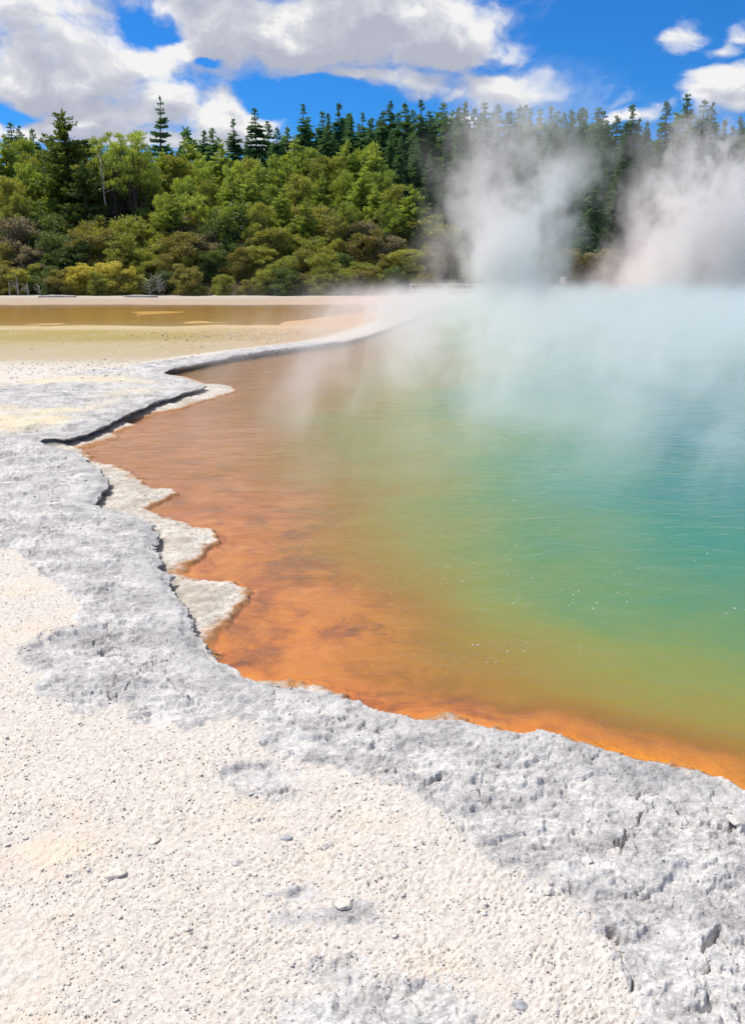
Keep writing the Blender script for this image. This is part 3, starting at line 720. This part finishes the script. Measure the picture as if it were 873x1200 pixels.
def plant(kind, x, y_, hgt, wscale=1.0, name=None, z=None):
    protos = PROTO[kind]; i = cnt.get(kind, 0); cnt[kind] = i + 1
    tk, cw = protos[i % len(protos)]
    h0 = {'fir': 18, 'lonefir': 18, 'bigcone': 12, 'greencone': 12, 'pine': 10, 'roundpine': 10, 'umbrella': 11}.get(kind, 4.0) * 1.0
    s = hgt / h0; zz = ground_z(x, y_) - .15 if z is None else z
    ws = s * wscale
    o = empty(name or {'fir': 'conifer', 'lonefir': 'conifer', 'bigcone': 'conifer', 'greencone': 'pine_tree', 'pine': 'pine_tree', 'roundpine': 'pine_tree', 'umbrella': 'pine_tree'}.get(kind, 'shrub'), (x, y_, zz), random.uniform(0, 2 * pi), (ws, ws, s))
    a = bpy.data.objects.new("trunk", tk); link(a, o); b = bpy.data.objects.new("crown", cw); link(b, o)
    TREES.append((o, kind, x, y_, hgt))
    return o
def plant_px(kind, px, top_py, Y, wscale=1.0, **kw):
    x, _, zt = at(px, top_py, Y); z0 = ground_z(x, Y) - .15
    return plant(kind, x, Y, (zt - z0) * (1.0 if kind in ('fir', 'lonefir', 'bigcone', 'greencone') else .93), wscale, **kw)

fir_tops = [(-60, 150), (-25, 142), (8, 143), (22, 148), (38, 152), (240, 152), (249, 150), (272, 140), (287, 160), (295, 126), (311, 143), (325, 128 + 22), (338, 148), (347, 160), (356, 123), (366, 138), (376, 130), (386, 145),
            (396, 121), (408, 133), (413, 138), (426, 133), (433, 142), (447, 131), (460, 119), (468, 132), (476, 121), (487, 130), (495, 118), (504, 132), (515, 120), (524, 134), (538, 126), (546, 118), (553, 128),
            (562, 134), (571, 122), (580, 132), (586, 124), (597, 131), (606, 124), (613, 124), (621, 128), (636, 129), (644, 124), (652, 131), (662, 132), (672, 128), (678, 127), (688, 129), (702, 126),
            (712, 130), (724, 137), (742, 123), (757, 142), (784, 120), (796, 139), (807, 112), (820, 117), (836, 121), (848, 141), (859, 148), (867, 151), (882, 143), (896, 150), (915, 138), (940, 146), (965, 140), (990, 150)]
for i, (a_, b_) in enumerate(fir_tops):
    plant_px('fir', a_, b_, 92 + (i * 37 % 11) * .9, 1.15 + .45 * random.random())
plant_px('lonefir', 185, 114, 82, 1.1)
for i in range(34): plant_px('fir', 385 + i * 15 + random.uniform(-5, 5), random.uniform(132, 152), 101.5 + random.uniform(0, 3), 1.2)
# darker firs standing in front of the back row on the right, down to the steam
for i in range(46):
    a_ = 455 + i * 9.6 + random.uniform(-4, 4); plant_px('fir', a_, random.uniform(150, 196), random.uniform(80, 89), random.uniform(.95, 1.25))
for a_, b_, Y_ in [(700, 190, 72), (722, 205, 74), (745, 215, 73), (682, 215, 75), (560, 205, 74), (600, 215, 75), (640, 210, 75), (800, 215, 76), (840, 205, 76), (880, 215, 75), (520, 215, 74), (765, 200, 77)]:
    plant_px('fir', a_, b_, Y_, 1.25)
# mid green wood on the left and centre
plant_px('bigcone', 74, 128, 74, 1.0); plant_px('bigcone', 100, 190, 71, 1.0)
plant_px('umbrella', 128, 147, 73, 1.0); plant_px('umbrella', 158, 146, 73.5, 1.1); plant_px('umbrella', 150, 160, 75, 1.0)
plant_px('umbrella', 112, 158, 76, .9)
mid = [(5, 168), (25, 160), (45, 178), (-20, 165), (-50, 160), (190, 185), (175, 205), (205, 180), (222, 172), (240, 182), (258, 178), (275, 188), (292, 182), (305, 195), (325, 178), (345, 170), (362, 172),
       (385, 182), (405, 172), (425, 166), (440, 178), (30, 190), (8, 205), (60, 205), (140, 200), (165, 190), (215, 205), (245, 210), (268, 215), (230, 225), (290, 212), (318, 215), (350, 205), (375, 210), (400, 200),
       (425, 205), (448, 198), (465, 215), (485, 225), (455, 235), (330, 230), (190, 225), (20, 225), (-35, 200), (-70, 190), (200, 235), (270, 240), (300, 238), (360, 240), (410, 235), (440, 225), (70, 172), (90, 168), (118, 172), (140, 170), (160, 172), (178, 178), (100, 185), (130, 188), (155, 190)]
for i, (a_, b_) in enumerate(mid):
    Y_ = 84 - (b_ - 160) * .22 + random.uniform(-1.2, 1.2)
    plant_px('roundpine' if i % 5 == 2 else 'greencone' if i % 5 in (0, 3) else 'pine', a_, b_ - (9 if i % 5 in (0, 3) else 2), max(68, Y_), random.uniform(.9, 1.25))
# scrub along the shore, in tiers
sh_kind = ['olive', 'rust', 'dark', 'olive', 'grey', 'rust', 'olive', 'dark']
tiers = [(70.5, 236, 262, 28), (68, 252, 276, 25), (66, 266, 292, 25), (64, 286, 310, 22), (61.5, 308, 328, 18)]
for ti, (Y_, t0, t1, st_) in enumerate(tiers):
    a_ = -120 + 11 * (ti % 2); i = 0
    while a_ < 470 + 10 * ti:
        kd = sh_kind[(i * 3 + ti * 5) % 8]
        if ti == 0 and 230 < a_ < 400 and i % 2: kd = 'rust'
        if ti >= 3 and kd == 'grey': kd = 'olive'
        wsc = random.uniform(1.0, 1.35)
        plant_px(kd, a_ + random.uniform(-7, 7), random.uniform(t0, t1), Y_ + random.uniform(-.8, .8), wsc)
        a_ += st_ * random.uniform(.8, 1.2); i += 1
for a_, b_, Y_, ws in [(95, 308, 61.6, 1.5), (128, 306, 61.7, 1.4), (150, 312, 61.5, 1.1), (20, 315, 61.8, .9)]: plant_px('yellow', a_, b_, Y_, ws)
for a_, b_, Y_, ws in [(330, 300, 61.7, 1.3), (375, 295, 61.8, 1.3), (305, 315, 61.4, 1.0), (425, 306, 61.6, 1.5), (400, 312, 61.4, 1.1)]: plant_px('olive', a_, b_, Y_, ws)
for a_, b_ in [(470, 285), (500, 292), (530, 300), (560, 300), (640, 292), (665, 288), (690, 295), (715, 290), (740, 300), (610, 300), (770, 290), (800, 295), (835, 290), (870, 285), (905, 290), (650, 305), (700, 308), (585, 290)]:
    plant_px('rust' if (a_ // 5) % 3 else 'grey', a_, b_, random.uniform(64, 68), random.uniform(1.0, 1.4))
for a_, b_ in [(445, 258), (470, 262), (497, 250), (520, 262)]: plant_px('olive', a_, b_, random.uniform(68, 70), 1.2)

# ------ labels: each tree by its look and its place between its neighbours
def ordw(n):
    return f"{n}{'th' if 10 <= n % 100 <= 20 else {1: 'st', 2: 'nd', 3: 'rd'}.get(n % 10, 'th')}"
fam = {'fir': ('dark narrow conifer', 'conifer'), 'lonefir': ('dark conifer', 'conifer'), 'bigcone': ('broad conifer', 'conifer'), 'greencone': ('pointed light green pine', 'pine tree'), 'pine': ('yellow green bushy pine', 'pine tree'),
       'roundpine': ('olive round crowned pine', 'pine tree'), 'umbrella': ('bare trunked pine', 'pine tree'), 'olive': ('olive green shrub', 'shrub'), 'rust': ('rusty brown shrub', 'shrub'),
       'grey': ('grey brown shrub', 'shrub'), 'dark': ('dark green shrub', 'shrub'), 'yellow': ('bright yellow green shrub', 'shrub')}
def rowname(kind, y_):
    if kind == 'fir': return 'behind the skyline row' if y_ > 101.4 else 'in the skyline row' if y_ > 90 else ('in the row before the skyline' if y_ > 78 else 'low behind the steam')
    if kind in ('pine', 'roundpine', 'greencone'): return 'in the upper wood' if y_ > 76 else 'in the lower wood'
    if kind in ('umbrella', 'bigcone'): return 'above the left scrub'
    return 'in the front scrub at the water' if y_ < 63 else ('in the middle scrub' if y_ < 67.2 else 'in the top scrub under the wood')
rows = {}
for o, k, x, y_, h_ in TREES: rows.setdefault((k, rowname(k, y_)), []).append((x / y_, o, h_))
for (k, rn), L_ in rows.items():
    L_.sort(key=lambda q: q[0])
    for i, (_, o, h_) in enumerate(L_):
        if k == 'lonefir': lb = 'tall dark conifer standing alone above the left treetops'
        elif len(L_) == 1: lb = f'{fam[k][0]} {rn}'
        else: lb = f"{ordw(i + 1)} {fam[k][0]} from the left {rn}"
        tag(o, lb, fam[k][1], {'conifer': 'conifers of the forest', 'pine tree': 'pines of the wood', 'shrub': 'shrubs along the far shore'}[fam[k][1]])

# far wood behind the skyline row, reads as one mass
r = np.random.default_rng(900)
P = []; D = []; L = []
for i in range(260):
    x = r.uniform(-150, 150); y_ = r.uniform(104, 125); h_ = r.uniform(9, 12); z0 = 5.3
    if x > -5: h_ += 2.0
    nn = 260; f = r.random(nn) ** .8; rr = (1 - f) ** .8 * 2.4 * np.sqrt(r.random(nn)); a = r.random(nn) * 2 * pi
    P.append(np.stack([x + rr * np.cos(a), y_ + rr * np.sin(a), z0 + f * h_], 1)); D.append(np.stack([np.cos(a), np.sin(a), r.normal(.2, .4, nn)], 1)); L.append(.5 + .3 * r.random(nn))
fw = leaf_mesh("distant_wood", np.concatenate(P), np.concatenate(D), np.concatenate(L), np.concatenate(L) * .6, FM['fir'], r)
tag(link(bpy.data.objects.new("distant_wood", fw)), 'dense dark wood filling in behind the skyline conifers', 'wood', kind='stuff')

# ------ bleached snags, dead twigs and driftwood on the far shore
def snag(px, py, Y, hgt, seed, label, name="dead_tree", spread=.5, n=9, cat='dead tree', r0=.06):
    x, _, zb = at(px, py, Y); r = random.Random(seed); T = TM(); B = TM()
    pts = [(0, 0, 0)]; 
    for i in range(1, 6): pts.append((pts[-1][0] + r.uniform(-.1, .1) * hgt * .2, r.uniform(-.05, .05), hgt * i / 5))
    T.tube(pts, [r0 * (1 - i / 6.5) for i in range(6)])
    for i in range(n):
        j = r.randint(1, 5); p = Vector(pts[j]); a = r.uniform(0, 2 * pi); L_ = hgt * spread * r.uniform(.3, .9)
        q = p + Vector((cos(a) * L_ * .5, sin(a) * L_ * .5, L_ * r.uniform(.1, .5))); e = q + Vector((cos(a + .5) * L_ * .4, sin(a + .5) * L_ * .4, L_ * r.uniform(.1, .5)))
        B.tube([p, q, e], [r0 * .4, r0 * .28, r0 * .1], 4)
    o = empty(name, (x, Y, zb)); link(bpy.data.objects.new("trunk", T.mesh("trunk", dw)), o); link(bpy.data.objects.new("branch", B.mesh("branch", dw)), o)
    tag(o, label, cat, 'bleached dead wood'); return o
snag(124, 240, 71.5, 4.3, 4, 'pale dead tree leaning between the bare trunked pines')
snag(12, 346, 60.9, .9, 5, 'bleached dead sapling at the far left waterline', spread=.7)
snag(22, 346, 60.8, 1.2, 6, 'tall bleached dead twigs at the left waterline', spread=.7)
snag(34, 346, 60.9, .9, 7, 'forked bleached dead twigs right of the tall ones', spread=.8)
snag(48, 347, 60.7, .7, 8, 'low bleached dead twigs left of the yellow shrub', spread=.9)
snag(187, 346, 60.8, 1.1, 9, 'silver grey leafless bush at the waterline', name="bare_bush", spread=1.0, n=60, cat='bare bush', r0=.03)
snag(176, 347, 60.6, 1.0, 12, 'small leafless bush left of the silver grey one', name="bare_bush", spread=1.2, n=30, cat='bare bush', r0=.025)
def bar_thing(px, py, L_, h_, name, label, seed):
    x, y_ = g(px, py, .05); r = random.Random(seed); T = TM()
    pts = [(-L_ / 2 + L_ * i / 8, r.uniform(-.15, .15), r.uniform(0, h_ * .3)) for i in range(9)]
    T.tube(pts, [h_ * (.35 + .65 * math.sin(pi * (i + .6) / 9.2)) for i in range(9)], 7)
    o = link(bpy.data.objects.new(name, T.mesh(name, dw if 'log' in name else SMW))); o.location = (x, y_, .05); tag(o, label, 'driftwood' if 'log' in name else 'sandbank'); return o
bar_thing(68, 348, 2.4, .12, "driftwood_log", 'pale driftwood log on the far beach below the yellow shrub', 1)
bar_thing(165, 348, 2.2, .12, "driftwood_log", 'pale driftwood log in front of the silver bare bush', 2)

# ------ railing and sign on the far bank
wp, t, out = mat("weathered_white_paint"); bsdf(t, out, t.mix(t.noise(None, 9, 4), (.62, .60, .57), (.78, .76, .73)), .7)
def box(cx, cy, cz, sx, sy, sz_, name, m_, parent, bev=.008):
    import bmesh
    bm = bmesh.new(); bmesh.ops.create_cube(bm, size=1)
    for v in bm.verts: v.co = Vector((cx + v.co.x * sx, cy + v.co.y * sy, cz + v.co.z * sz_))
    bmesh.ops.bevel(bm, geom=bm.edges[:], offset=bev, segments=2, affect='EDGES')
    me = bpy.data.meshes.new(name); bm.to_mesh(me); bm.free(); me.materials.append(m_)
    return link(bpy.data.objects.new(name, me), parent)
x0, _, z0 = at(481, 347, 60.8); x1, _, _ = at(562, 347, 60.8)
rl = empty("railing", (x0, 60.8, .15)); tag(rl, 'low white railing on the bank behind the left steam plume', 'railing')
Lr = x1 - x0
box(Lr / 2, 0, .62, Lr, .05, .10, "top_rail", wp, rl); box(Lr / 2, 0, .25, Lr, .05, .08, "lower_rail", wp, rl)
for i in range(5): box(Lr * i / 4, .06, .33, .09, .06, .72, "post", wp, rl)
xs, _, zs_ = at(658, 345, 60.5)
sg = empty("sign", (xs, 60.5, .12)); tag(sg, 'small blank white sign on a post on the far bank', 'sign')
box(0, 0, .95, .40, .03, .45, "sign_panel", wp, sg); box(0, .04, .40, .10, .05, .85, "post", wp, sg)

# ------------------------------------------------------------------ steam
def steam(name, lo, hi, label, build, color=(1, 1, 1), aniso=.2, step=1.0):
    lo = Vector(lo); hi = Vector(hi); c = (lo + hi) / 2
    m_, t, out = mat(name); 
    pos = t.node('ShaderNodeNewGeometry').outputs['Position']
    d = build(t, pos)
    pv = t.node('ShaderNodeVolumePrincipled'); t.put(pv.inputs['Color'], color); t.put(pv.inputs['Density'], d); pv.inputs['Anisotropy'].default_value = aniso
    t.l.new(pv.outputs[0], out.inputs['Volume'])
    import bmesh
    bm = bmesh.new(); bmesh.ops.create_cube(bm, size=1)
    for v in bm.verts: v.co = Vector((v.co.x * (hi - lo).x, v.co.y * (hi - lo).y, v.co.z * (hi - lo).z))
    me = bpy.data.meshes.new(name); bm.to_mesh(me); bm.free(); me.materials.append(m_)
    o = link(bpy.data.objects.new(name, me)); o.location = c
    m_.cycles.volume_step_rate = step
    return tag(o, label, 'steam', kind='stuff')
def low(t, p):
    x, y_, z = t.sep(p)
    wob = t.noise(t.v('ADD', t.v('MULTIPLY', p, (.75, .30, .34)), t.xyz(t.m('MULTIPLY', z, -.22), 0.0, 0.0)), 1.0, 5, .6, dist=1.2)
    nz = t.ss(wob, .42, .66)
    fy = t.m('ADD', t.m('MULTIPLY', t.ss(y_, 4.2, 10.5), .75), t.m('MULTIPLY', t.ss(y_, 14, 36), .25))
    fx = t.ss(t.m('ADD', t.m('SUBTRACT', x, t.m('MULTIPLY', y_, .015)), t.m('MULTIPLY', t.m('SUBTRACT', wob, .5), 4)), t.lin(y_, 5, 12, -1.8, -3.2), 3.0)
    fz = t.ss(z, t.m('MULTIPLY', t.m('ADD', .25, t.m('MULTIPLY', wob, 2.6)), t.lin(y_, 26, 46, 1.0, .66)), -.2)
    end = t.ss(y_, 58, 46)
    return t.m('MULTIPLY', t.m('MULTIPLY', t.m('MULTIPLY', fy, fx), t.m('MULTIPLY', fz, end)), t.m('ADD', t.m('MULTIPLY', nz, .66), .04))
steam("steam_low", (-4.5, 4.5, WZ + .01), (34, 58.2, 2.9), 'thin pale steam drifting low over the whole spring', low, step=1.0)
def plume(x0, x1, cy, w0, w1, h, dens, pw=1.5, sc=.6, thr=(.30, .50)):
    """column whose axis runs from x0 to x1 and whose half width runs from w0 to w1 over the height h"""
    def f(t, p):
        z = t.sep(p)[2]
        k = t.lin(z, 0, h)
        wv = t.v('SUBTRACT', t.noise(t.v('MULTIPLY', p, (1, 1, .8)), .38, 4, .62, out=1), (.5, .5, .5))
        q = t.v('ADD', p, t.v('SCALE', wv, scale=t.m('ADD', 2.6, t.m('MULTIPLY', k, 5.0)))); x, y_, z2 = t.sep(q)
        ww = t.m('ADD', w0, t.m('MULTIPLY', k, w1 - w0))
        dx_ = t.m('DIVIDE', t.m('SUBTRACT', x, t.m('ADD', x0, t.m('MULTIPLY', k, x1 - x0))), ww)
        dy2 = t.m('DIVIDE', t.m('SUBTRACT', y_, cy), ww)
        rr = t.m('SQRT', t.m('ADD', t.m('MULTIPLY', dx_, dx_), t.m('MULTIPLY', dy2, dy2)))
        fall = t.ss(rr, 1.0, .15)
        nz = t.ss(t.noise(t.v('MULTIPLY', q, (1, 1, .7)), sc, 5, .6), t.lin(k, 0, 1, *thr), .66)
        fz = t.m('POWER', t.m('SUBTRACT', 1.0, k, clamp=True), pw)
        return t.m('MULTIPLY', t.m('MULTIPLY', fall, nz), t.m('MULTIPLY', fz, dens))
    return f
steam("steam_plume", (.5, 30, WZ + .02), (13, 45, 9.3), 'white steam plume rising left of the dark gap in the trees', plume(5.7, 6.6, 37.5, 2.6, 4.6, 9.6, 2.3, 1.1), (1, .995, .99))
steam("steam_plume", (9, 46.0, WZ + .02), (33, 58.6, 11.5), 'pinkish steam plume rising at the right edge of the spring', plume(20.6, 19.0, 52.5, 7.2, 3.6, 11.2, 2.4, .8), (1, .975, .965))
def veil(t, p):
    x, y_, z = t.sep(p)
    wv = t.v('SUBTRACT', t.noise(p, .16, 3, .6, out=1), (.5, .5, .5))
    q = t.v('ADD', p, t.v('SCALE', wv, scale=6.0))
    nz = t.ss(t.noise(t.v('MULTIPLY', q, (1, 1, .6)), .30, 5, .62), .44, .70)
    fx = t.m('MULTIPLY', t.ss(x, 1.5, 7.0), t.ss(x, 40, 32))
    fz = t.m('MULTIPLY', t.ss(z, 13.4, 3.0), 1.0)
    return t.m('MULTIPLY', t.m('MULTIPLY', nz, t.m('MULTIPLY', fx, fz)), .36)
steam("steam_veil", (1, 58.7, .2), (41, 62.5, 13.5), 'faint ragged steam hanging before the dark conifers', veil, (1, .985, .98))
